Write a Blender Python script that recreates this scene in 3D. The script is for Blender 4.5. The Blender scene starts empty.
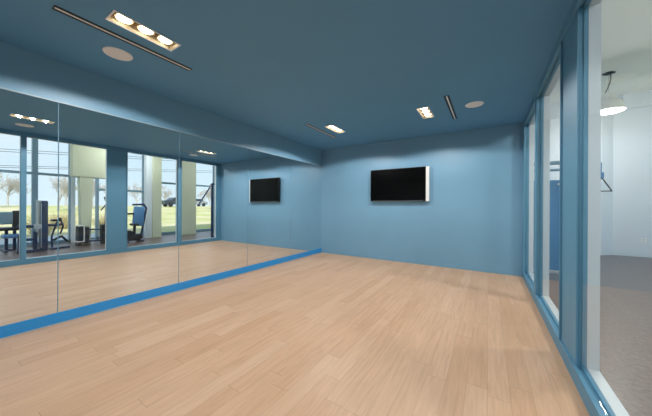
import bpy, bmesh, math, random
from mathutils import Vector, Matrix
random.seed(7)
C = bpy.context.scene.collection
PI = math.pi
# ---------------------------------------------------------------- room sizes (metres)
XL, XR, YB, YF, ZC = -3.825, 0.521, 5.803, -1.75, 2.765      # mirror plane, glazed wall plane, tv wall, rear wall, ceiling
GX0, GX1, GYB, GZ = 0.66, 4.15, 9.82, 4.20                   # gym beyond the glazed wall
MT = 2.328                                                   # top of the mirrors
# ---------------------------------------------------------------- helpers
def s2l(c):
    c = c/255.0
    return c/12.92 if c <= .04045 else ((c+.055)/1.055)**2.4
def rgb(r, g, b): return (s2l(r), s2l(g), s2l(b), 1)

def mat(name, col, rough=.5, metal=0, spec=.5, noise=0, nscale=6, bump=0, bscale=200, emit=None, estr=0, coat=0):
    m = bpy.data.materials.new(name); m.use_nodes = True
    nt = m.node_tree; b = nt.nodes['Principled BSDF']
    b.inputs['Base Color'].default_value = col
    b.inputs['Roughness'].default_value = rough
    b.inputs['Metallic'].default_value = metal
    b.inputs['Specular IOR Level'].default_value = spec
    b.inputs['Coat Weight'].default_value = coat
    if emit:
        b.inputs['Emission Color'].default_value = emit; b.inputs['Emission Strength'].default_value = estr
    if noise or bump:
        tc = nt.nodes.new('ShaderNodeTexCoord')
    if noise:
        n = nt.nodes.new('ShaderNodeTexNoise'); n.inputs['Scale'].default_value = nscale; n.inputs['Detail'].default_value = 5
        nt.links.new(tc.outputs['Object'], n.inputs['Vector'])
        mx = nt.nodes.new('ShaderNodeMix'); mx.data_type = 'RGBA'
        a = [max(0, c*(1-noise)) for c in col[:3]]+[1]; d = [min(1, c*(1+noise)) for c in col[:3]]+[1]
        mx.inputs['A'].default_value = a; mx.inputs['B'].default_value = d
        nt.links.new(n.outputs['Fac'], mx.inputs['Factor']); nt.links.new(mx.outputs['Result'], b.inputs['Base Color'])
    if bump:
        n2 = nt.nodes.new('ShaderNodeTexNoise'); n2.inputs['Scale'].default_value = bscale
        nt.links.new(tc.outputs['Object'], n2.inputs['Vector'])
        bp = nt.nodes.new('ShaderNodeBump'); bp.inputs['Strength'].default_value = bump; bp.inputs['Distance'].default_value = .002
        nt.links.new(n2.outputs['Fac'], bp.inputs['Height']); nt.links.new(bp.outputs['Normal'], b.inputs['Normal'])
    return m

class MB:
    """collects shapes, then links them as one mesh object"""
    def __init__(s): s.bm = bmesh.new()
    def box(s, x0, x1, y0, y1, z0, z1, bev=0, mi=0):
        g = bmesh.ops.create_cube(s.bm, size=1)
        vs = g['verts']
        for v in vs:
            v.co = Vector(((x0+x1)/2+v.co.x*(x1-x0), (y0+y1)/2+v.co.y*(y1-y0), (z0+z1)/2+v.co.z*(z1-z0)))
        fs = set(f for v in vs for f in v.link_faces)
        for f in fs: f.material_index = mi
        if bev:
            es = list(set(e for v in vs for e in v.link_edges))
            r = bmesh.ops.bevel(s.bm, geom=es, offset=bev, segments=2, affect='EDGES', profile=.5)
            for f in r['faces']: f.material_index = mi
        return s
    def obox(s, c, size, rot=(0, 0, 0), bev=0):
        from mathutils import Euler
        g = bmesh.ops.create_cube(s.bm, size=1); vs = g['verts']
        M = Matrix.Translation(Vector(c)) @ Euler(rot).to_matrix().to_4x4() @ Matrix.Diagonal(Vector((*size, 1)))
        for v in vs: v.co = M @ v.co
        if bev:
            es = list(set(e for v in vs for e in v.link_edges))
            bmesh.ops.bevel(s.bm, geom=es, offset=bev, segments=3, affect='EDGES', profile=.5)
        return s
    def cyl(s, p, q, r, r2=None, seg=16, cap=True):
        p, q = Vector(p), Vector(q); d = q-p
        rot = d.to_track_quat('Z', 'Y').to_matrix().to_4x4()
        M = Matrix.Translation((p+q)/2) @ rot
        bmesh.ops.create_cone(s.bm, cap_ends=cap, segments=seg, radius1=r, radius2=r if r2 is None else r2, depth=d.length, matrix=M)
        return s
    def tube(s, pts, r, seg=10):
        for a, b in zip(pts[:-1], pts[1:]): s.cyl(a, b, r, seg=seg)
        for p in pts[1:-1]:
            bmesh.ops.create_icosphere(s.bm, subdivisions=2, radius=r*1.0, matrix=Matrix.Translation(Vector(p)))
        return s
    def twig(s, p, q, r, r2, seg=3):
        d = (q-p).normalized(); u = d.orthogonal(); w = d.cross(u); rg = []
        for c, rr in ((p, r), (q, r2)):
            rg.append([s.bm.verts.new(c+u*rr*math.cos(2*PI*k/seg)+w*rr*math.sin(2*PI*k/seg)) for k in range(seg)])
        for k in range(seg): s.bm.faces.new((rg[0][k], rg[0][(k+1) % seg], rg[1][(k+1) % seg], rg[1][k]))
    def ball(s, c, r, sub=3, sc=(1, 1, 1)):
        bmesh.ops.create_icosphere(s.bm, subdivisions=sub, radius=r, matrix=Matrix.Translation(Vector(c)) @ Matrix.Diagonal(Vector((*sc, 1))))
        return s
    def lathe(s, prof, c=(0, 0, 0), seg=32):
        c = Vector(c); rings = []
        for (r, z) in prof:
            rings.append([s.bm.verts.new(c+Vector((r*math.cos(2*PI*k/seg), r*math.sin(2*PI*k/seg), z))) for k in range(seg)])
        for a, b in zip(rings[:-1], rings[1:]):
            for k in range(seg):
                s.bm.faces.new((a[k], a[(k+1) % seg], b[(k+1) % seg], b[k]))
        return s
    def prism(s, pts, z0, z1):
        a = [s.bm.verts.new((x, y, z0)) for x, y in pts]; b = [s.bm.verts.new((x, y, z1)) for x, y in pts]
        s.bm.faces.new(list(reversed(a))); s.bm.faces.new(b)
        n = len(pts)
        for k in range(n): s.bm.faces.new((a[k], a[(k+1) % n], b[(k+1) % n], b[k]))
        return s
    def build(s, name, m, parent=None, smooth=False, loc=None):
        if parent is not None and s.split(name, m, parent, smooth): return None
        return s.make(name, m, parent, smooth, loc)
    def split(s, name, m, parent, smooth):
        """pieces that do not touch become objects of their own"""
        bm = s.bm; seen = set(); isl = []
        for v in bm.verts:
            if v in seen: continue
            st = [v]; seen.add(v); g = []
            while st:
                a = st.pop(); g.append(a)
                for e in a.link_edges:
                    o = e.other_vert(a)
                    if o not in seen: seen.add(o); st.append(o)
            lo = [min(q.co[i] for q in g)-.002 for i in range(3)]; hi = [max(q.co[i] for q in g)+.002 for i in range(3)]
            isl.append([g, lo, hi])
        par = list(range(len(isl)))
        def f(i):
            while par[i] != i: i = par[i]
            return i
        for i in range(len(isl)):
            for j in range(i):
                if all(isl[i][1][k] <= isl[j][2][k] and isl[j][1][k] <= isl[i][2][k] for k in range(3)): par[f(i)] = f(j)
        cl = {}
        for i in range(len(isl)): cl.setdefault(f(i), []).append(i)
        if len(cl) < 2: return False
        for ids in cl.values():
            keep = set(v for i in ids for v in isl[i][0]); n = MB(); mp = {}
            for v in keep: mp[v] = n.bm.verts.new(v.co)
            for fc in bm.faces:
                if fc.verts[0] in keep: n.bm.faces.new([mp[v] for v in fc.verts])
            n.make(name, m, parent, smooth)
        bm.free(); return True
    def make(s, name, m, parent=None, smooth=False, loc=None):
        bmesh.ops.recalc_face_normals(s.bm, faces=s.bm.faces)
        me = bpy.data.meshes.new(name); s.bm.to_mesh(me); s.bm.free()
        for x in (m if isinstance(m, (list, tuple)) else [m]): me.materials.append(x)
        o = bpy.data.objects.new(name, me); C.objects.link(o)
        if smooth:
            for p in me.polygons: p.use_smooth = True
            me.set_sharp_from_angle(angle=math.radians(40))
        if loc is not None: o.location = loc
        if parent: o.parent = parent
        return o

def empty(name, loc=(0, 0, 0), rz=0):
    o = bpy.data.objects.new(name, None); C.objects.link(o); o.location = loc; o.rotation_euler = (0, 0, rz)
    o.empty_display_size = .1
    return o
def tag(o, label=None, cat=None, group=None, kind=None):
    if label: o['label'] = label
    if cat: o['category'] = cat
    if group: o['group'] = group
    if kind: o['kind'] = kind
    return o
def struct(o): o['kind'] = 'structure'; return o
def dup(root, loc, label):
    def cp(o, par):
        c = o.copy(); C.objects.link(c); c.parent = par
        for ch in list(o.children): cp(ch, c)
        return c
    r = cp(root, None); r.location = loc; r['label'] = label
    return r

# ---------------------------------------------------------------- materials
BLUE = rgb(115, 160, 188)
def paint(name, col, rough=.45):
    return mat(name, col, rough, noise=.03, nscale=3, bump=.15, bscale=350)
M = {}
M['wall'] = paint('blue_wall_paint', BLUE)
M['ceil'] = paint('blue_ceiling_paint', rgb(92, 149, 186), .6)
M['frame'] = mat('blue_frame_paint', rgb(90, 142, 170), .5, noise=.03, nscale=5)
M['base'] = mat('bright_blue_baseboard_paint', rgb(40, 146, 214), .3, noise=.04, nscale=5)
M['white'] = mat('white_frame_paint', rgb(208, 218, 224), .4, noise=.02)
M['gymwall'] = mat('white_gym_wall_paint', rgb(214, 222, 230), .7, noise=.02, bump=.1)
M['gymceil'] = mat('white_gym_ceiling_paint', rgb(232, 236, 234), .8, noise=.02)
M['pillar'] = mat('pale_green_pillar_paint', rgb(192, 198, 174), .7, noise=.03, nscale=3)
M['alu'] = mat('aluminium', rgb(190, 195, 198), .3, metal=.9, noise=.02)
M['winframe'] = mat('grey_blue_window_frame', rgb(120, 150, 168), .4, noise=.03)
M['black'] = mat('black_metal', rgb(18, 20, 24), .4, noise=.1)
M['slot'] = mat('black_slot', rgb(12, 14, 18), .6, noise=.1)
M['whitem'] = mat('white_metal', rgb(242, 241, 239), .4, noise=.02)
M['darkblue'] = mat('navy_machine_paint', rgb(40, 58, 92), .35, noise=.08)
M['mblue'] = mat('blue_machine_shroud', rgb(64, 128, 182), .4, noise=.05)
M['pad'] = mat('blue_vinyl_pad', rgb(88, 138, 186), .5, noise=.05, bump=.1)
M['blackpad'] = mat('black_vinyl_pad', rgb(30, 34, 44), .5, noise=.08)
M['steel'] = mat('light_steel', rgb(196, 204, 212), .3, metal=.7, noise=.03)
M['reflector'] = mat('lamp_reflector', rgb(215, 200, 175), .25, metal=.85, noise=.02)
M['lampbox'] = mat('lamp_recess_enamel', rgb(198, 186, 160), .5, noise=.03)
M['screen'] = mat('tv_screen', rgb(4, 4, 4), .25, spec=.15, noise=.05)
M['grille'] = mat('speaker_grille', rgb(240, 236, 233), .6, noise=.06, nscale=400)
M['bulb'] = mat('lit_lamp', rgb(255, 240, 215), .4, emit=(1, .88, .68, 1), estr=10, noise=.01)
M['pendlit'] = mat('lit_pendant_diffuser', rgb(255, 255, 250), .4, emit=(1, .99, .95, 1), estr=1.1, noise=.01)
M['concrete'] = mat('pale_concrete', rgb(205, 203, 200), .85, noise=.06, nscale=2)
M['bark'] = mat('bare_bark', rgb(182, 176, 172), .9, noise=.2, nscale=8)
M['twig'] = mat('dry_twigs', rgb(196, 180, 140), .9, noise=.25, nscale=8)
M['tyre'] = mat('tyre_rubber', rgb(22, 22, 24), .8, noise=.1)
M['carglass'] = mat('car_glass', rgb(40, 50, 60), .1, noise=.02)
M['backing'] = mat('mirror_edge', rgb(150, 176, 188), .4, noise=.02)

# mirror
m = bpy.data.materials.new('silver_mirror'); m.use_nodes = True
b = m.node_tree.nodes['Principled BSDF']; b.inputs['Metallic'].default_value = 1; b.inputs['Roughness'].default_value = 0.0
b.inputs['Base Color'].default_value = (.88, .93, .95, 1); M['mirror'] = m
# glass: clear, with a weak reflection that grows at grazing angles
def glass(name, tint, base, gain):
    m = bpy.data.materials.new(name); m.use_nodes = True; nt = m.node_tree; nt.nodes.clear()
    out = nt.nodes.new('ShaderNodeOutputMaterial'); mix = nt.nodes.new('ShaderNodeMixShader')
    tr = nt.nodes.new('ShaderNodeBsdfTransparent'); gl = nt.nodes.new('ShaderNodeBsdfGlossy')
    tr.inputs['Color'].default_value = tint; gl.inputs['Roughness'].default_value = .0; gl.inputs['Color'].default_value = (1, 1, 1, 1)
    lw = nt.nodes.new('ShaderNodeLayerWeight'); lw.inputs['Blend'].default_value = .5
    p = nt.nodes.new('ShaderNodeMath'); p.operation = 'POWER'; p.inputs[1].default_value = 5
    q = nt.nodes.new('ShaderNodeMath'); q.operation = 'MULTIPLY_ADD'; q.inputs[1].default_value = gain; q.inputs[2].default_value = base
    nt.links.new(lw.outputs['Facing'], p.inputs[0]); nt.links.new(p.outputs[0], q.inputs[0]); nt.links.new(q.outputs[0], mix.inputs['Fac'])
    nt.links.new(tr.outputs[0], mix.inputs[1]); nt.links.new(gl.outputs[0], mix.inputs[2]); nt.links.new(mix.outputs[0], out.inputs['Surface'])
    return m
M['glass'] = glass('clear_glass', (.985, .995, .99, 1), .015, .25)

# oak plank floor: boards run along world Y
def wood():
    m = bpy.data.materials.new('oak_planks'); m.use_nodes = True; nt = m.node_tree; N = nt.nodes; L = nt.links
    b = N['Principled BSDF']
    def math_(op, a, bb=None, c=None):
        n = N.new('ShaderNodeMath'); n.operation = op
        for i, v in enumerate((a, bb, c)):
            if v is None: continue
            if isinstance(v, (int, float)): n.inputs[i].default_value = v
            else: L.new(v, n.inputs[i])
        return n.outputs[0]
    tc = N.new('ShaderNodeTexCoord'); sp = N.new('ShaderNodeSeparateXYZ'); L.new(tc.outputs['Object'], sp.inputs[0])
    W, LEN = .127, 1.15
    rx = math_('DIVIDE', sp.outputs['X'], W); row = math_('FLOOR', rx); fx = math_('FRACT', rx)
    wn = N.new('ShaderNodeTexWhiteNoise'); wn.noise_dimensions = '1D'; L.new(row, wn.inputs['W'])
    off = math_('MULTIPLY', wn.outputs['Value'], 7.3)
    ry = math_('ADD', math_('DIVIDE', sp.outputs['Y'], LEN), off); pl = math_('FLOOR', ry); fy = math_('FRACT', ry)
    cx = N.new('ShaderNodeCombineXYZ'); L.new(row, cx.inputs[0]); L.new(pl, cx.inputs[1])
    w2 = N.new('ShaderNodeTexWhiteNoise'); w2.noise_dimensions = '3D'; L.new(cx.outputs[0], w2.inputs['Vector'])
    # grain stretched along the board, shifted board by board
    gx = math_('ADD', math_('MULTIPLY', sp.outputs['X'], 22), math_('MULTIPLY', w2.outputs['Value'], 40))
    gy = math_('ADD', math_('MULTIPLY', sp.outputs['Y'], 1.6), math_('MULTIPLY', w2.outputs['Value'], 90))
    gv = N.new('ShaderNodeCombineXYZ'); L.new(gx, gv.inputs[0]); L.new(gy, gv.inputs[1])
    gn = N.new('ShaderNodeTexNoise'); gn.inputs['Scale'].default_value = 1.6; gn.inputs['Detail'].default_value = 6; gn.inputs['Roughness'].default_value = .6
    gn.inputs['Distortion'].default_value = .8
    L.new(gv.outputs[0], gn.inputs['Vector'])
    cr = N.new('ShaderNodeValToRGB'); e = cr.color_ramp.elements
    e[0].position = 0; e[0].color = rgb(208, 165, 130); e[1].position = 1; e[1].color = rgb(219, 181, 149)
    e.new(.3).color = rgb(212, 171, 137); e.new(.8).color = rgb(216, 176, 143)
    L.new(w2.outputs['Value'], cr.inputs['Fac'])
    gr = N.new('ShaderNodeValToRGB'); g = gr.color_ramp.elements
    g[0].position = .3; g[0].color = (.84, .80, .76, 1); g[1].position = .62; g[1].color = (1.03, 1.03, 1.03, 1)
    L.new(gn.outputs['Fac'], gr.inputs['Fac'])
    mx = N.new('ShaderNodeMix'); mx.data_type = 'RGBA'; mx.blend_type = 'MULTIPLY'; mx.inputs['Factor'].default_value = .8
    L.new(cr.outputs['Color'], mx.inputs['A']); L.new(gr.outputs['Color'], mx.inputs['B'])
    # seams
    sx = math_('LESS_THAN', fx, .016); sy = math_('LESS_THAN', fy, .003)
    seam = math_('MAXIMUM', sx, sy)
    sm = N.new('ShaderNodeMix'); sm.data_type = 'RGBA'
    L.new(math_('MULTIPLY', seam, .38), sm.inputs['Factor']); L.new(mx.outputs['Result'], sm.inputs['A']); sm.inputs['B'].default_value = rgb(120, 84, 58)
    L.new(sm.outputs['Result'], b.inputs['Base Color'])
    rr = N.new('ShaderNodeMapRange'); rr.inputs['To Min'].default_value = .36; rr.inputs['To Max'].default_value = .46
    L.new(gn.outputs['Fac'], rr.inputs['Value']); L.new(rr.outputs[0], b.inputs['Roughness'])
    b.inputs['Specular IOR Level'].default_value = .5
    bp = N.new('ShaderNodeBump'); bp.inputs['Strength'].default_value = .12; bp.inputs['Distance'].default_value = .002
    hh = math_('SUBTRACT', math_('MULTIPLY', gn.outputs['Fac'], .5), seam)
    L.new(hh, bp.inputs['Height']); L.new(bp.outputs[0], b.inputs['Normal'])
    return m
M['wood'] = wood()
def carpet():
    m = mat('gym_carpet', rgb(128, 118, 118), .5, spec=.5, coat=.45, bump=.5, bscale=120)
    nt = m.node_tree; N = nt.nodes; L = nt.links; b = N['Principled BSDF']
    tc = N.new('ShaderNodeTexCoord'); n = N.new('ShaderNodeTexNoise'); n.inputs['Scale'].default_value = 28; n.inputs['Detail'].default_value = 8
    n.inputs['Roughness'].default_value = .75
    L.new(tc.outputs['Object'], n.inputs['Vector'])
    cr = N.new('ShaderNodeValToRGB'); e = cr.color_ramp.elements
    b.inputs['Coat Roughness'].default_value = .3
    e[0].position = .38; e[0].color = rgb(70, 58, 54); e[1].position = .62; e[1].color = rgb(116, 100, 96)
    L.new(n.outputs['Fac'], cr.inputs['Fac']); L.new(cr.outputs[0], b.inputs['Base Color'])
    return m
M['carpet'] = carpet()
def grass():
    m = mat('dry_lawn', rgb(190, 192, 130), .9, spec=.1)
    nt = m.node_tree; N = nt.nodes; L = nt.links; b = N['Principled BSDF']
    tc = N.new('ShaderNodeTexCoord'); n = N.new('ShaderNodeTexNoise'); n.inputs['Scale'].default_value = .35; n.inputs['Detail'].default_value = 9
    L.new(tc.outputs['Object'], n.inputs['Vector'])
    cr = N.new('ShaderNodeValToRGB'); e = cr.color_ramp.elements
    e[0].position = .35; e[0].color = rgb(192, 190, 122); e[1].position = .65; e[1].color = rgb(222, 206, 168)
    L.new(n.outputs['Fac'], cr.inputs['Fac']); L.new(cr.outputs[0], b.inputs['Base Color'])
    return m
M['grass'] = grass()

# ================================================================ THE SETTING
T = .12
struct(MB().box(XL-.2, GX0, YF-.1, YB+T, -.12, 0).build('floor', M['wood']))
# ceiling with the openings cut for the recessed lamps, slots and speakers kept simple: fixtures sit in real pockets
LX = [-2.545, -.86]; LY = [1.05, 4.35]; LW, LL = .155, .49
def ceiling():
    xs = sorted([XL-.2, GX0] + [v for x in LX for v in (x-LW/2, x+LW/2)])
    ys = sorted([YF-.1, YB+T] + [v for y in LY for v in (y-LL/2, y+LL/2)])
    mb = MB()
    for i in range(len(xs)-1):
        for j in range(len(ys)-1):
            cx, cy = (xs[i]+xs[i+1])/2, (ys[j]+ys[j+1])/2
            if any(abs(cx-x) < LW/2 for x in LX) and any(abs(cy-y) < LL/2 for y in LY): continue
            mb.box(xs[i], xs[i+1], ys[j], ys[j+1], ZC, ZC+.14)
    bmesh.ops.remove_doubles(mb.bm, verts=mb.bm.verts, dist=1e-5)
    return struct(mb.build('ceiling', M['ceil']))
ceiling()
struct(MB().box(XL-.2, GX0, YF-.1, YB+T, ZC+.14, ZC+.3).build('ceiling_slab', M['gymceil']))
struct(MB().box(XL-.2, GX0, YB, YB+T, 0, ZC).build('wall_back', M['wall']))
struct(MB().box(XL-.2, GX0, YF-.1, YF, 0, ZC).build('wall_rear', M['wall']))
struct(MB().box(XL-.2, XL-.008, YF, YB, 0, ZC).box(XL-.008, XL, YF, YB, MT, ZC).build('wall_left', M['wall']))
struct(MB().box(XL-.008, XL+.010, YF, YB, .008, .116, bev=.002).build('baseboard_left', M['base']))
struct(MB().box(XL-.008, XL+.016, YF, YB, 0, .009, bev=.002).build('trim_1', M['alu']))
struct(MB().box(XL-.008, XL+.006, YF, YB, MT-.002, MT+.012, bev=.002).build('trim_2', M['backing']))
struct(MB().box(XL, XR, YB-.010, YB, 0, .07, bev=.003).build('baseboard_back', M['wall']))

# mirrors: six sheets side by side
seams = [YF, -.485, .771, 2.018, 3.29, 4.538, YB]
mlab = {0: 'tall wall mirror sheet running out of frame at the lower left corner, behind the viewer',
        1: 'leftmost wall mirror sheet, reflecting the leg machine and the blue mullion',
        2: 'wall mirror sheet reflecting the pale pillar, the blue pier and the blue padded exercise bike',
        3: 'wall mirror sheet reflecting the lit ceiling lamp and the far end of the glazed wall',
        4: 'wall mirror sheet that shows the reflected black television',
        5: 'wall mirror sheet nearest the television wall, reflecting bare blue wall'}
for k in range(6):
    y0, y1 = seams[k]+.003, seams[k+1]-.003
    if k == 5: y1 = YB-.002
    t = MB().box(XL-.0075, XL, y0, y1, .117, MT-.003, bev=.0012).build('mirror_panel', M['mirror'])
    tag(t, mlab[k], 'mirror', 'mirror sheets on the left wall')

# ---- glazed wall to the gym
# openings (y0, y1): seen ones measured, the last one continues behind the viewer
OP = [(4.40, 5.64), (2.96, 4.28), (1.18, 2.53), (-.25, 1.10)]
SZ, HZ = .110, 2.682
wr = MB()
wr.box(XR, .597, YF, YB, 0, SZ-.018)                      # sill rail body
wr.box(XR, .545, YF, YB, SZ-.018, SZ, bev=.002)              # inner lip
wr.box(.572, .597, YF, YB, SZ-.018, SZ, bev=.002)            # second lip, a groove between
wr.box(XR, .597, YF, YB, HZ+.018, ZC)
wr.box(XR, .545, YF, YB, HZ, HZ+.018, bev=.002)
wr.box(.572, .597, YF, YB, HZ, HZ+.018, bev=.002)
def upright(y0, y1, panel=False):
    x0 = .537 if panel else XR
    if panel:
        wr.box(.537, .548, y0+.0, y1-.0, SZ, HZ, bev=.002)
        wr.box(XR, .545, y1-.012, y1, SZ, HZ, bev=.002)
    else:
        wr.box(XR, .545, y0, y1, SZ, HZ, bev=.003)
    wr.box(.545, .572, y0+.012, y1-.012, SZ-.02, HZ+.02)
    wr.box(.572, .597, y0, y1, SZ, HZ, bev=.002)
upright(5.64, YB); upright(4.28, 4.40); upright(2.53, 2.96, True); upright(1.10, 1.18); upright(-.65, -.25, True); upright(YF, -.65)
struct(wr.build('wall_right', M['frame']))
wg = MB()
for (y0, y1) in [(5.64, YB+T), (4.28, 4.40), (2.53, 2.96), (1.10, 1.18), (YF-.1, -.25)]:
    wg.box(.597, GX0, y0, y1, 0, ZC, bev=.0)
for (y0, y1) in OP:
    wg.box(.597, GX0, y0, y1, 0, SZ+.001); wg.box(.597, GX0, y0, y1, HZ, ZC)
wg.box(.62, GX0, YF-.1, YB+T, ZC, GZ)
struct(wg.build('wall_partition_gym_side', M['white']))
for k, (y0, y1) in enumerate(OP):
    w = struct(MB().box(.554, .562, y0-.004, y1+.004, SZ-.004, HZ+.004).build('window_%d' % (k+1), M['glass']))
    struct(w)

# ---- gym shell
struct(MB().box(GX0, GX1+.3, YF-.1, GYB+.3, -.12, 0).box(XR-1.2, GX0, YB+T, GYB+.3, -.12, 0).build('floor_gym', M['carpet']))
struct(MB().box(XR-1.2, GX1+.3, YF-.3, GYB+.3, GZ, GZ+.15).build('ceiling_gym', M['gymceil']))
struct(MB().prism([(XR-1.2, 9.55), (2.506, 9.55), (2.793, GYB), (GX1+.3, GYB), (GX1+.3, GYB+.3), (XR-1.2, GYB+.3)], 0, GZ).build('wall_gym_end', M['gymwall']))
struct(MB().box(2.95, GX1, GYB-.07, GYB, 3.82, GZ).build('wall_gym_bulkhead', M['gymwall']))
struct(MB().prism([(2.506, 9.54), (2.80, GYB-.012), (GX1, GYB-.012), (GX1, GYB), (2.79, GYB), (2.506, 9.55)], 0, .10).build('baseboard_gym', M['white']))
struct(MB().box(XR-1.3, XR-1.2, YB+T, GYB+.3, 0, GZ).build('wall_gym_side', M['gymwall']))
struct(MB().box(XR-1.2, GX0, YB+T, YB+T+.02, 0, GZ).build('wall_gym_near', M['gymwall']))
struct(MB().box(.60, GX1+.3, YF-.3, YF-.1, 0, GZ).build('wall_gym_rear', M['gymwall']))

# exterior curtain wall at x = GX1
ex = MB()
mul = [(YF-.3, -.9), (-.4, -.3), (1.81, 1.93), (2.63, 2.75), (3.33, 3.40), (4.79, 4.88), (6.13, 6.22), (7.95, 8.05), (GYB, GYB+.3)]
for y0, y1 in mul: ex.box(GX1-.04, GX1+.1, y0, y1, 0, GZ)
ex.box(GX1-.04, GX1+.1, YF-.3, GYB+.3, 0, .10); ex.box(GX1-.04, GX1+.1, YF-.3, GYB+.3, 4.08, GZ)
struct(ex.build('wall_exterior', M['winframe']))
for k in range(len(mul)-1):
    y0, y1 = mul[k][1], mul[k+1][0]
    r = struct(MB().box(GX1+.02, GX1+.035, y0, y1, .10, 4.08).build('window_%d' % (k+5), M['glass']))
    tz = 1.77 if k == 4 else 2.18
    struct(MB().box(GX1-.03, GX1+.08, y0, y1, tz, tz+.075, bev=.004).build('transom', M['winframe'], r))
# white outer frame beside the pillar and pillars of the facade
struct(MB().box(GX1-.12, GX1-.045, 2.66, 2.76, 0, GZ, bev=.004).build('trim_3', M['white']))
struct(MB().box(3.18, 3.50, 2.50, 3.42, 2.15, GZ).build('trim_4', M['pillar']))       # bulkhead over the tapered pillar
tp = MB(); v = []
for z, a, b_ in ((0, 2.72, 2.93), (2.15, 2.67, 2.99)):
    v.append([tp.bm.verts.new(p) for p in ((3.2, a, z), (3.2, b_, z), (3.48, b_, z), (3.48, a, z))])
for k in range(4): tp.bm.faces.new((v[0][k], v[0][(k+1) % 4], v[1][(k+1) % 4], v[1][k]))
tp.bm.faces.new(v[0]); tp.bm.faces.new(v[1])
struct(tp.build('pillar', M['pillar']))
struct(MB().box(3.25, 3.5, 4.76, 5.08, 0, GZ, bev=.01).build('pillar', M['pillar']))
struct(MB().box(3.28, 3.53, 4.57, 4.757, 0, GZ, bev=.01).build('pillar', M['white']))
struct(MB().box(3.25, 3.62, 5.83, 6.50, 0, GZ, bev=.02).build('pillar', M['pillar']))

# ================================================================ STUDIO FIXTURES
# recessed three-lamp downlights, long side along y
def downlight():
    t = empty('ceiling_downlight', (LX[0], LY[0], ZC))
    tag(t, 'x', 'ceiling light', 'three lamp ceiling downlights')
    W, L = LW, LL
    fr = MB()
    o = .012; h = .006
    for (x0, x1, y0, y1) in ((-W/2-o, W/2+o, -L/2-o, -L/2), (-W/2-o, W/2+o, L/2, L/2+o), (-W/2-o, -W/2, -L/2, L/2), (W/2, W/2+o, -L/2, L/2)):
        fr.box(x0, x1, y0, y1, -h, 0)
    fr.build('frame', M['whitem'], t)
    bx = MB(); e = .001
    bx.box(-W/2+e, W/2-e, -L/2+e, L/2-e, .085, .09)
    for (x0, x1, y0, y1) in ((-W/2+e, W/2-e, -L/2+e, -L/2+.004), (-W/2+e, W/2-e, L/2-.004, L/2-e), (-W/2+e, -W/2+.004, -L/2, L/2), (W/2-.004, W/2-e, -L/2, L/2)):
        bx.box(x0, x1, y0, y1, 0, .09)
    bx.build('recess_box', M['lampbox'], t)
    for k in (-1, 0, 1):
        y = k*.158
        lp = MB().lathe([(.026, .072), (.040, .062), (.055, .040), (.060, .022), (.064, .022), (.058, .045), (.042, .068), (.026, .078)], (0, y, 0)).build('reflector', M['reflector'], t, True)
        b2 = MB().lathe([(.0005, .008), (.03, .009), (.046, .014), (.051, .022), (.040, .036), (.0005, .04)], (0, y, 0), 24).build('lamp', M['bulb'], lp, True)
        g = MB()
        for s in (-1, 1): g.cyl((s*.066, y, .03), (s*.074, y, .03), .006, seg=8)
        g.build('gimbal_pin', M['black'], lp)
    return t
DL = downlight()
llab = {(0, 0): 'three lamp recessed ceiling downlight nearest the viewer, lamps seen clearly at upper left',
        (0, 1): 'lit recessed ceiling downlight near the far end of the mirror wall, beside a thin slot',
        (1, 1): 'lit recessed ceiling downlight in front of the television, left of the short black slot',
        (1, 0): 'lit recessed ceiling downlight above the viewer, seen only in the mirror at far left'}
for i, x in enumerate(LX):
    for j, y in enumerate(LY):
        if (i, j) == (0, 0): DL['label'] = llab[(0, 0)]
        else: dup(DL, (x, y, ZC), llab[(i, j)])
# lamp light
LAMP_W = 30.0
def spot(name, loc, w, r, col):
    l = bpy.data.lights.new(name, 'SPOT'); l.energy = w; l.shadow_soft_size = r; l.color = col
    l.spot_size = math.radians(158); l.spot_blend = .14
    o = bpy.data.objects.new(name, l); C.objects.link(o); o.location = loc; return o
def point(name, loc, w, r, col):
    l = bpy.data.lights.new(name, 'POINT'); l.energy = w; l.shadow_soft_size = r; l.color = col
    o = bpy.data.objects.new(name, l); C.objects.link(o); o.location = loc; return o
for x in LX:
    for y in LY:
        for k in (-1, 0, 1):
            spot('lamp_light', (x, y+k*.158, ZC-.002), LAMP_W, .02, (1, .975, .94))
# linear slot diffusers
def slot(x, y, label):
    t = empty('slot_diffuser', (x, y, ZC)); tag(t, label, 'air vent', 'linear slot air diffusers in the ceiling')
    a = MB()
    for s in (-1, 1): a.box(s*.031-.004, s*.031+.004, -.53, .53, -.004, 0)
    for s in (-1, 1): a.box(-.035, .035, s*.532-.003, s*.532+.003, -.004, 0)
    a.build('frame', M['black'], t)
    MB().box(-.027, .027, -.529, .529, -.0015, 0).build('slot', M['slot'], t)
    MB().box(-.009, .010, -.529, .529, -.006, -.001, bev=.002).build('blade', M['whitem'], t)
    return t
slot(-2.815, 1.07, 'long thin black slot air vent with a silver blade, left of the nearest downlight')
slot(-2.85, 4.33, 'thin slot air vent beside the far left ceiling light, near the mirror wall')
slot(-.49, 4.36, 'short black slot air vent with a silver blade between the right light and speaker')
def speaker(x, y, label):
    t = empty('ceiling_speaker', (x, y, ZC)); tag(t, label, 'speaker', 'round ceiling speakers')
    MB().lathe([(.100, -.003), (.104, -.007), (.117, -.006), (.120, -.001), (.120, 0), (.1, 0)], seg=40).build('rim', M['whitem'], t, True)
    MB().lathe([(.0005, -.0045), (.06, -.0045), (.1005, -.004)], seg=40).build('grille', M['grille'], t, True)
speaker(-3.14, 1.05, 'round white ceiling speaker at upper left, below the long slot')
speaker(-.18, 4.365, 'round white ceiling speaker near the glazed wall, right of the short slot')
speaker(-.18, 1.05, 'round white ceiling speaker above the viewer, seen only in the mirror at far left')

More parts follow.
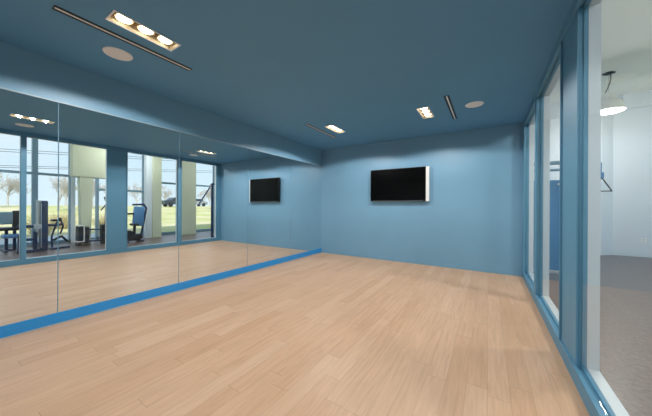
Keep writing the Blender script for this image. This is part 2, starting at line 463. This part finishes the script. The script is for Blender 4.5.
# television
tv = empty('television', (-1.74, YB, 1.739)); tag(tv, 'flat black wall television with a white right edge on the blue wall', 'television')
hw, hh = .625, .368
y1 = -.045; y0 = -.10
MB().box(-hw, hw, y0, y1, -hh, hh, bev=.006).build('body', M['black'], tv)
MB().box(-hw+.014, hw-.014, y0-.002, y0+.004, -hh+.02, hh-.014).build('screen', M['screen'], tv)
MB().box(-hw+.05, hw-.05, y0-.001, y0+.006, -hh+.004, -hh+.010).build('lower_bezel_line', M['alu'], tv)
sd = MB(); P = [(hw-.002, y0+.002), (hw+.058, y0+.030), (hw+.058, y1), (hw-.002, y1)]
sd.prism(P, -hh, hh-.002)
sd.build('side_cover', M['whitem'], tv)
MB().box(-.2, .2, y1, -.028, -.15, .15).box(-.24, .24, -.028, 0, -.2, .2, bev=.004).box(-hw+.04, -hw+.10, y1, -.002, .10, .16).build('wall_mount', M['whitem'], tv)

# ================================================================ GYM THINGS
def px(v): return v
# pendant
PD = Vector((2.21, 8.03, 0))
pn = empty('pendant_lamp', (PD.x, PD.y, GZ)); tag(pn, 'white dome pendant lamp hanging from the gym ceiling beyond the glass', 'pendant lamp', 'gym pendant lamps')
MB().lathe([(.0005, -.004), (.06, -.004), (.075, -.03), (.075, 0)], seg=24).box(-.10, .10, -.02, .02, -.03, 0).build('canopy', M['black'], pn, True)
MB().tube([(.03, 0, -.03), (.035, 0, -.12), (.02, 0, -.22), (-.01, 0, -.32), (-.045, 0, -.42), (-.02, 0, -.50)], .008).build('cord', M['black'], pn, True)
MB().tube([(0, 0, -.03), (0, 0, -.46)], .0035, 6).build('suspension_wire', M['alu'], pn)
MB().lathe([(.0005, -.44), (.05, -.44), (.10, -.47), (.11, -.50), (.11, -.56), (.13, -.585), (.18, -.62), (.22, -.69), (.245, -.78), (.255, -.85), (.24, -.85), (.21, -.71), (.16, -.64), (.1, -.60)], seg=40).build('shade', M['whitem'], pn, True)
MB().lathe([(.0005, -.76), (.12, -.76), (.20, -.75), (.20, -.73), (.0005, -.73)], seg=40).build('diffuser', M['pendlit'], pn, True)

dup(pn, (PD.x, 3.9, GZ), 'added white dome pendant lamp over the exercise bike side of the gym, unseen above the mirror view')  # this copy and the next are unseen, added to carry extra gym light
dup(pn, (PD.x, -.2, GZ), 'added white dome pendant lamp at the near end of the gym, unseen beside the viewer')
# wall socket on the end wall
wsck = empty('wall_socket', (3.33, GYB, .42)); tag(wsck, 'white wall socket low on the gym end wall', 'wall socket')
MB().box(-.045, .045, -.012, 0, -.06, .06, bev=.004).build('plate', M['whitem'], wsck)
MB().box(-.018, .018, -.015, -.011, .01, .04, bev=.002).box(-.018, .018, -.015, -.011, -.04, -.01, bev=.002).build('outlet', M['steel'], wsck)

# cable machine beyond the far window (blue shroud, beams, posts and swing arm)
cm = empty('cable_machine', (1.1, 6.4, 0)); tag(cm, 'blue cable training machine standing behind the second window from the television wall', 'exercise machine')
MB().box(-.42, .15, .02, .34, .06, 1.77, bev=.02).build('weight_shroud', M['mblue'], cm)
MB().box(-.44, .17, .0, .36, 0, .06, bev=.01).build('base_plate', M['steel'], cm)
MB().box(.0, .10, -.004, .02, 1.67, 1.71).build('maker_plate', M['whitem'], cm)
MB().box(-.42, .52, .10, .20, 2.075, 2.14, bev=.01).box(-.42, .52, .10, .20, 1.95, 1.995, bev=.01).build('top_beam', M['winframe'], cm)
for (x, y) in ((-.38, .15), (.43, -.28), (.45, -.06)):
    MB().box(x-.035, x+.035, y-.035, y+.035, 0, 2.06, bev=.008).build('post', M['darkblue'], cm)
MB().box(.36, .44, -.32, .20, 2.06, 2.13, bev=.01).build('side_beam', M['darkblue'], cm)
MB().cyl((.13, -1.02, 1.28), (.13, -.58, 1.93), .026, seg=12).cyl((.13, -.58, 1.93), (.42, -.34, 2.08), .02).build('swing_arm', M['darkblue'], cm, True)
MB().box(.36, .45, -.32, .20, 0, .07, bev=.01).build('foot', M['darkblue'], cm)
MB().cyl((.505, .11, 2.04), (.505, .19, 2.04), .04, seg=20).build('pulley', M['black'], cm, True)
# triangle handle on a strap
th = empty('triangle_handle', (1.71, 6.5, 1.98)); tag(th, 'black triangle cable handle hanging from a blue strap beyond the glass', 'cable handle')
MB().tube([(0, 0, -.19), (-.125, 0, -.435), (.125, 0, -.435), (0, 0, -.19)], .010).build('frame', M['black'], th, True)
MB().box(-.045, .0, -.012, .012, -.15, .08, bev=.006).box(-.02, .025, -.02, .0, -.20, -.10, bev=.006).build('strap', M['mblue'], th)

# leg machine seen at the far left of the mirror
lm = empty('leg_machine', (3.25, 1.30, 0)); tag(lm, 'seated leg machine with black and blue pads by the window, far left in the mirror', 'exercise machine')
MB().box(-.05, .02, -.20, .16, .72, 1.06, bev=.03).build('backrest', M['winframe'], lm)
MB().box(-.06, .05, .02, .17, .60, 1.09, bev=.02).build('weight_shroud', M['blackpad'], lm)
MB().box(-.25, .2, -.22, .17, .56, .64, bev=.03).build('seat', M['blackpad'], lm)
MB().box(-.3, .1, -.17, .17, .36, .46, bev=.03).build('leg_pad', M['pad'], lm)
for y in (-.08, .06): MB().box(-.05, .03, y-.03, y+.03, .03, .6, bev=.006).build('leg', M['darkblue'], lm)
MB().box(-.35, .25, -.15, -.09, 0, .05, bev=.01).box(-.35, .25, .08, .14, 0, .05, bev=.01).box(-.05, .05, -.15, .14, 0, .05).build('base_frame', M['darkblue'], lm)

# tall tower machine
tw = empty('weight_tower', (2.55, 1.72, 0)); tag(tw, 'tall navy weight stack tower machine with round hub and lever arms, reflected in the mirror', 'exercise machine')
MB().box(-.1, .12, -.02, .13, 0, 1.36, bev=.03).build('weight_shroud', M['darkblue'], tw)
MB().box(-.13, -.09, -.10, -.055, .52, 1.36, bev=.012).box(-.13, -.09, -.10, .0, 1.32, 1.37, bev=.012).build('front_cover', M['steel'], tw)
MB().box(-.12, -.09, -.01, .005, .1, 1.30, bev=.004).build('guard_rod', M['steel'], tw)
MB().cyl((-.22, -.08, .68), (-.12, -.08, .68), .075, seg=24).cyl((-.235, -.08, .68), (-.22, -.08, .68), .04, seg=24).build('hub', M['steel'], tw, True)
MB().tube([(-.18, -.10, .68), (-.18, -.36, .70)], .035).ball((-.18, -.38, .70), .055).build('lever_arm', M['darkblue'], tw, True)
MB().tube([(-.05, -.10, 0.05), (-.05, -.10, .55)], .04).tube([(-.05, .11, .7), (-.05, .30, .68), (-.1, .42, .72)], .03).build('side_arm', M['darkblue'], tw, True)
MB().box(-.1, .1, -.42, .1, 0, .07, bev=.01).box(-.06, .02, -.40, -.1, .30, .37, bev=.01).box(-.06, .02, -.40, -.34, 0, .48, bev=.01).build('base_frame', M['darkblue'], tw)
# bench right of the tower
bn = empty('weight_bench', (2.75, 2.12, 0)); tag(bn, 'small dark weight bench with curved frame between the tower and the pillar, in the mirror', 'bench')
MB().tube([(0, -.14, .03), (0, -.15, .35), (0, -.06, .72), (0, .02, .88)], .022).tube([(0, .02, .88), (0, .08, .62), (0, .02, .42)], .02).build('frame', M['darkblue'], bn, True)
MB().tube([(0, -.12, .25), (0, .05, .35), (0, .18, .18)], .028).build('curved_arm', M['black'], bn, True)
MB().box(-.12, .12, -.16, .02, .78, .84, bev=.02).build('headrest', M['blackpad'], bn)
MB().box(-.15, .15, -.2, .0, 0, .05, bev=.01).box(-.04, .04, -.2, .22, .0, .05).build('foot', M['darkblue'], bn)

# low machine with rounded black ends
rk = empty('rowing_frame', (3.02, 2.88, 0)); tag(rk, 'low dark exercise frame with rounded ends and white edging in front of the tapered pillar', 'exercise machine')
MB().box(-.2, .14, -.33, -.22, .06, .60, bev=.04).box(-.2, .14, -.185, -.07, .06, .58, bev=.04).build('end_block', M['blackpad'], rk)
MB().box(-.215, .12, -.215, -.19, .12, .62, bev=.008).box(-.215, .12, -.33, -.2, .60, .625, bev=.006).box(-.215, .10, -.36, -.2, .12, .145).build('white_edging', M['whitem'], rk)
MB().box(-.15, .05, -.08, .34, .46, .50, bev=.008).box(-.15, .05, -.08, .34, .10, .15, bev=.008).build('rail', M['darkblue'], rk)
MB().box(-.2, .1, .24, .38, .08, .62, bev=.03).build('far_end_block', M['blackpad'], rk)
MB().tube([(-.05, .36, .0), (-.05, .37, .9), (-.05, .39, 1.35), (-.05, .34, 1.52)], .035).tube([(-.05, .39, 1.3), (-.05, .24, 1.08)], .02).build('handle_post', M['darkblue'], rk, True)
MB().box(-.18, .1, -.34, -.26, 0, .06).box(-.18, .1, .26, .36, 0, .08).build('foot', M['black'], rk)

# exercise bike with blue backrest
bk = empty('exercise_bike', (2.62, 3.98, 0)); tag(bk, 'recumbent exercise bike with blue oval backrest, reflected left of the white pillar', 'exercise bike')
MB().obox((0, .06, .87), (.10, .33, .68), (-.08, 0, 0), .045).build('backrest', M['pad'], bk, True)
MB().tube([(0.05, -.10, 1.27), (0.05, .24, 1.28), (0.05, .32, 1.15), (0.05, .14, .08)], .033).build('rear_frame', M['darkblue'], bk, True)
MB().box(-.06, .06, -.42, -.08, .93, .99, bev=.015).build('console_arm', M['black'], bk)
MB().tube([(0, -.05, .62), (0, -.07, .25)], .045).build('seat_post', M['black'], bk, True)
MB().box(-.2, .2, -.14, .02, .55, .63, bev=.03).build('seat', M['blackpad'], bk)
MB().box(-.16, .16, -.40, .14, .09, .27, bev=.05).cyl((-.17, -.28, .26), (.17, -.28, .26), .15, seg=20).build('housing', M['blackpad'], bk)
MB().box(-.25, .25, .06, .14, 0, .07, bev=.01).box(-.25, .25, -.38, -.30, 0, .07, bev=.01).box(-.05, .05, -.3, .1, .04, .1).build('base_frame', M['darkblue'], bk)
MB().tube([(-.15, -.28, .25), (-.22, -.36, .33)], .015).box(-.28, -.18, -.41, -.33, .32, .35).build('pedal', M['black'], bk)

# ================================================================ OUTDOORS
# lawn rising gently away from the building, paved strip along it
def terr(d): # height by distance from facade
    return -.06 + 1.15*max(0, min(1, (d-6)/24))**1.2
lw = MB(); nx, ny = 24, 10
X0 = GX1+.3; grid = []
for i in range(nx+1):
    d = 90*(i/nx)**1.6; row = []
    for j in range(ny+1):
        row.append(lw.bm.verts.new((X0+d, -40+j*14, terr(d))))
    grid.append(row)
for i in range(nx):
    for j in range(ny): lw.bm.faces.new((grid[i][j], grid[i+1][j], grid[i+1][j+1], grid[i][j+1]))
struct(lw.build('ground_lawn', M['grass'], smooth=True))
struct(MB().box(GX1+.1, X0+3.2, -12, 4.2, -.3, -.03).box(GX1+.1, X0+.5, 4.2, 16, -.3, -.03).build('ground_paving', M['concrete']))

def bare_tree(x, y, h, seed, label):
    R = random.Random(seed); mb = MB(); z = terr(x-X0)-.1
    def br(p, d, l, r, n):
        q = p+d*l; mb.twig(p, q, r, r*.7, 6 if n > 3 else 3)
        if n == 0: return
        for _ in range(4 if n > 3 else 3):
            a = Vector((R.uniform(-1, 1), R.uniform(-1, 1), R.uniform(-.2, 1))).normalized()
            br(p.lerp(q, R.uniform(.45, 1)), (d*.8+a*.7).normalized(), l*R.uniform(.55, .8), r*.6, n-1)
    br(Vector((0, 0, 0)), Vector((0, 0, 1)), h*.32, h*.014, 6)
    return tag(mb.build('bare_tree', M['bark'], loc=(x, y, z)), label, 'tree', 'bare trees beyond the lawn')
bare_tree(26, 22.5, 5.5, 3, 'bare tree beyond the lawn, behind the cable machine in the mirror')
bare_tree(31, 3.6, 4.4, 5, 'bare tree on the lawn reflected left of the blue mullion')
bare_tree(27, 7.0, 4.6, 8, 'bare tree on the lawn reflected between mullion and mirror seam')
bare_tree(30, 10.3, 4.8, 11, 'bare tree on the lawn reflected just right of the mirror seam')
bare_tree(38, 14.8, 5.0, 14, 'bare tree on the lawn reflected beside the tapered pillar')
for k, (x, y) in enumerate(((45, 6.0), (52, 8.2), (46, 11.6), (45, 20.4), (50, 27.4), (44, 32.6), (52, 39.0))):
    bare_tree(x, y, 5.4, 21+k, ['small far bare tree behind the leg machine in the mirror', 'small far bare tree just left of the blue mullion in the mirror',
        'small far bare tree above the weight tower in the mirror', 'small far bare tree behind the blue padded bike in the mirror',
        'small far bare tree between the parked cars in the mirror', 'small far bare tree right of the big pale pillar in the mirror',
        'farthest small bare tree behind the cable machine post in the mirror'][k])
def shrub(x, y, r, seed, label):
    R = random.Random(seed); mb = MB(); z = terr(x-X0)
    for _ in range(170):
        a = R.uniform(0, 2*PI); t = R.uniform(.15, 1)
        d = Vector((math.cos(a)*t, math.sin(a)*t, R.uniform(.5, 1.4))).normalized()
        p = Vector((R.uniform(-.3, .3)*r, R.uniform(-.3, .3)*r, 0)); q = p+d*r*R.uniform(.8, 1.35)
        mb.twig(p, q, .012, .006)
        q2 = q+Vector((R.uniform(-.3, .3), R.uniform(-.3, .3), R.uniform(-.1, .3)))*r
        mb.twig(q, q2, .008, .004)
    return tag(mb.build('dry_shrub', M['twig'], loc=(x, y, z-.03)), label, 'shrub', 'dry shrubs outside the windows')
shrub(8.6, 1.1, .62, 1, 'dry twiggy shrub outside, behind the leg machine at the far left')
shrub(9.0, 2.8, .66, 2, 'dry twiggy shrub outside, behind the tall weight tower')
shrub(11.6, 4.0, .70, 3, 'dry twiggy shrub outside, right of the weight tower')
shrub(9.4, 5.2, .62, 4, 'dry twiggy shrub outside, nearest the tapered pillar')

def car(x, y, col, label, rz=PI/2):
    z = terr(x-X0)
    c = empty('parked_car', (x, y, z), rz); tag(c, label, 'car', 'parked cars on the far side of the lawn')
    m = mat('car_paint', col, .25, noise=.02)
    mb = MB(); prof = [(-2.1, .35), (-2.15, .75), (-2.0, .95), (-1.2, 1.0), (-.7, 1.42), (.8, 1.45), (1.4, 1.0), (2.05, .88), (2.15, .6), (2.1, .35)]
    a = [mb.bm.verts.new((px_, -.85, z_)) for px_, z_ in prof]; b_ = [mb.bm.verts.new((px_, .85, z_)) for px_, z_ in prof]
    mb.bm.faces.new(a); mb.bm.faces.new(list(reversed(b_)))
    for k in range(len(prof)): mb.bm.faces.new((a[k], a[(k+1) % len(prof)], b_[(k+1) % len(prof)], b_[k]))
    mb.build('body', m, c)
    g = MB()
    for s in (-1, 1):
        ww = [g.bm.verts.new((px_, s*.86, z_)) for px_, z_ in ((-1.1, 1.02), (-.66, 1.36), (.76, 1.38), (1.25, 1.02))]
        g.bm.faces.new(ww)
    g.build('side_window', M['carglass'], c)
    for sx in (-1.3, 1.3):
        for sy in (-.8, .8): MB().cyl((sx, sy-.1, .33), (sx, sy+.1, .33), .33, seg=20).build('wheel', M['tyre'], c, True)
car(34, 21.6, rgb(50, 56, 66), 'dark grey parked car across the lawn, right of the white pillar in the mirror')
car(39, 27.5, rgb(140, 146, 152), 'silver parked car across the lawn, just behind the dark grey car')
car(34, 31.5, rgb(60, 66, 74), 'dark parked car across the lawn, beside the cable machine in the mirror')
# overhead wires on poles
for y, lab in ((-4.1, 'wooden utility pole left of the gym windows, out of view'), (16.1, 'wooden utility pole right of the gym windows, out of view')):
    up = empty('utility_pole', (10, y, terr(10-X0)-.1)); tag(up, lab, 'utility pole', 'utility poles carrying the wires')
    MB().cyl((0, 0, 0), (0, 0, 6.2), .13, .10, 32).build('pole', M['bark'], up, True)
    MB().box(-.9, .9, -.05, .05, 5.5, 5.6, bev=.01).build('crossarm', M['steel'], up)
for k, (z, sl) in enumerate(((2.68, .09), (2.75, .095), (3.36, .095), (3.46, .097))):
    w_ = MB().tube([(10, y, z+sl*y) for y in (-3.975, 0, 4, 8, 12, 15.975)], .010, 5).build('overhead_wire', M['slot'])
    tag(w_, ['lowest overhead wire crossing the sky outside', 'second lowest overhead wire crossing the sky outside',
             'second highest overhead wire crossing the sky outside', 'highest overhead wire crossing the sky outside'][k], 'wire', 'overhead wires outside')

# ================================================================ LIGHT
w = bpy.data.worlds.new('sky'); bpy.context.scene.world = w; w.use_nodes = True; nt = w.node_tree
bg = nt.nodes['Background']; tc = nt.nodes.new('ShaderNodeTexCoord'); sp = nt.nodes.new('ShaderNodeSeparateXYZ')
cr = nt.nodes.new('ShaderNodeValToRGB'); e = cr.color_ramp.elements
e[0].position = 0; e[0].color = (.80, .90, 1.0, 1); e[1].position = .7; e[1].color = (.38, .62, .95, 1)
e.new(.12).color = (.72, .87, 1.0, 1)
cn = nt.nodes.new('ShaderNodeTexNoise'); cn.inputs['Scale'].default_value = 2; cn.inputs['Detail'].default_value = 5
mx = nt.nodes.new('ShaderNodeMix'); mx.data_type = 'RGBA'; mx.inputs['B'].default_value = (.92, .95, 1, 1)
nt.links.new(tc.outputs['Generated'], sp.inputs[0]); nt.links.new(sp.outputs['Z'], cr.inputs['Fac'])
nt.links.new(tc.outputs['Generated'], cn.inputs['Vector'])
mr = nt.nodes.new('ShaderNodeMapRange'); mr.inputs['From Min'].default_value = .45; mr.inputs['From Max'].default_value = .7; mr.inputs['To Max'].default_value = .7
nt.links.new(cn.outputs['Fac'], mr.inputs['Value']); nt.links.new(mr.outputs[0], mx.inputs['Factor'])
nt.links.new(cr.outputs['Color'], mx.inputs['A']); nt.links.new(mx.outputs['Result'], bg.inputs['Color'])
bg.inputs['Strength'].default_value = 1.15
sun = bpy.data.lights.new('sun', 'SUN'); sun.energy = 5.0; sun.angle = math.radians(1.5); sun.color = (1, .95, .86)
so = bpy.data.objects.new('sun', sun); C.objects.link(so); so.rotation_euler = (math.radians(20), math.radians(-48), 0)
point('pendant_light', (PD.x, PD.y, GZ-.90), 115, .2, (1, .98, .94))
for y in (3.9, -.2): point('added_gym_light', (PD.x, y, GZ-.90), 115, .2, (1, .98, .94))  # extra lights added to brighten the gym, at the two unseen pendants

# ================================================================ CAMERA
cam = bpy.data.cameras.new('camera'); co = bpy.data.objects.new('camera', cam); C.objects.link(co)
cam.sensor_width = 36; cam.lens = 256.3/652*36; cam.clip_start = .02; cam.clip_end = 500
cam.shift_y = -1.74/652
R = Matrix.Rotation(.5645, 3, 'Z') @ Matrix.Rotation(PI/2, 3, 'X') @ Matrix.Rotation(.0052, 3, 'Z')
co.location = (0, 0, 1.25); co.rotation_euler = R.to_euler()
sc = bpy.context.scene; sc.camera = co
sc.view_settings.view_transform = 'Standard'; sc.view_settings.look = 'None'
sc.view_settings.exposure = 0.0; sc.view_settings.gamma = 1; sc.view_settings.use_curve_mapping = False
cy = sc.cycles
cy.max_bounces = 14; cy.diffuse_bounces = 7; cy.glossy_bounces = 6; cy.transparent_max_bounces = 24; cy.transmission_bounces = 4
cy.sample_clamp_indirect = 4; cy.use_denoising = True; cy.caustics_reflective = True; cy.blur_glossy = .5
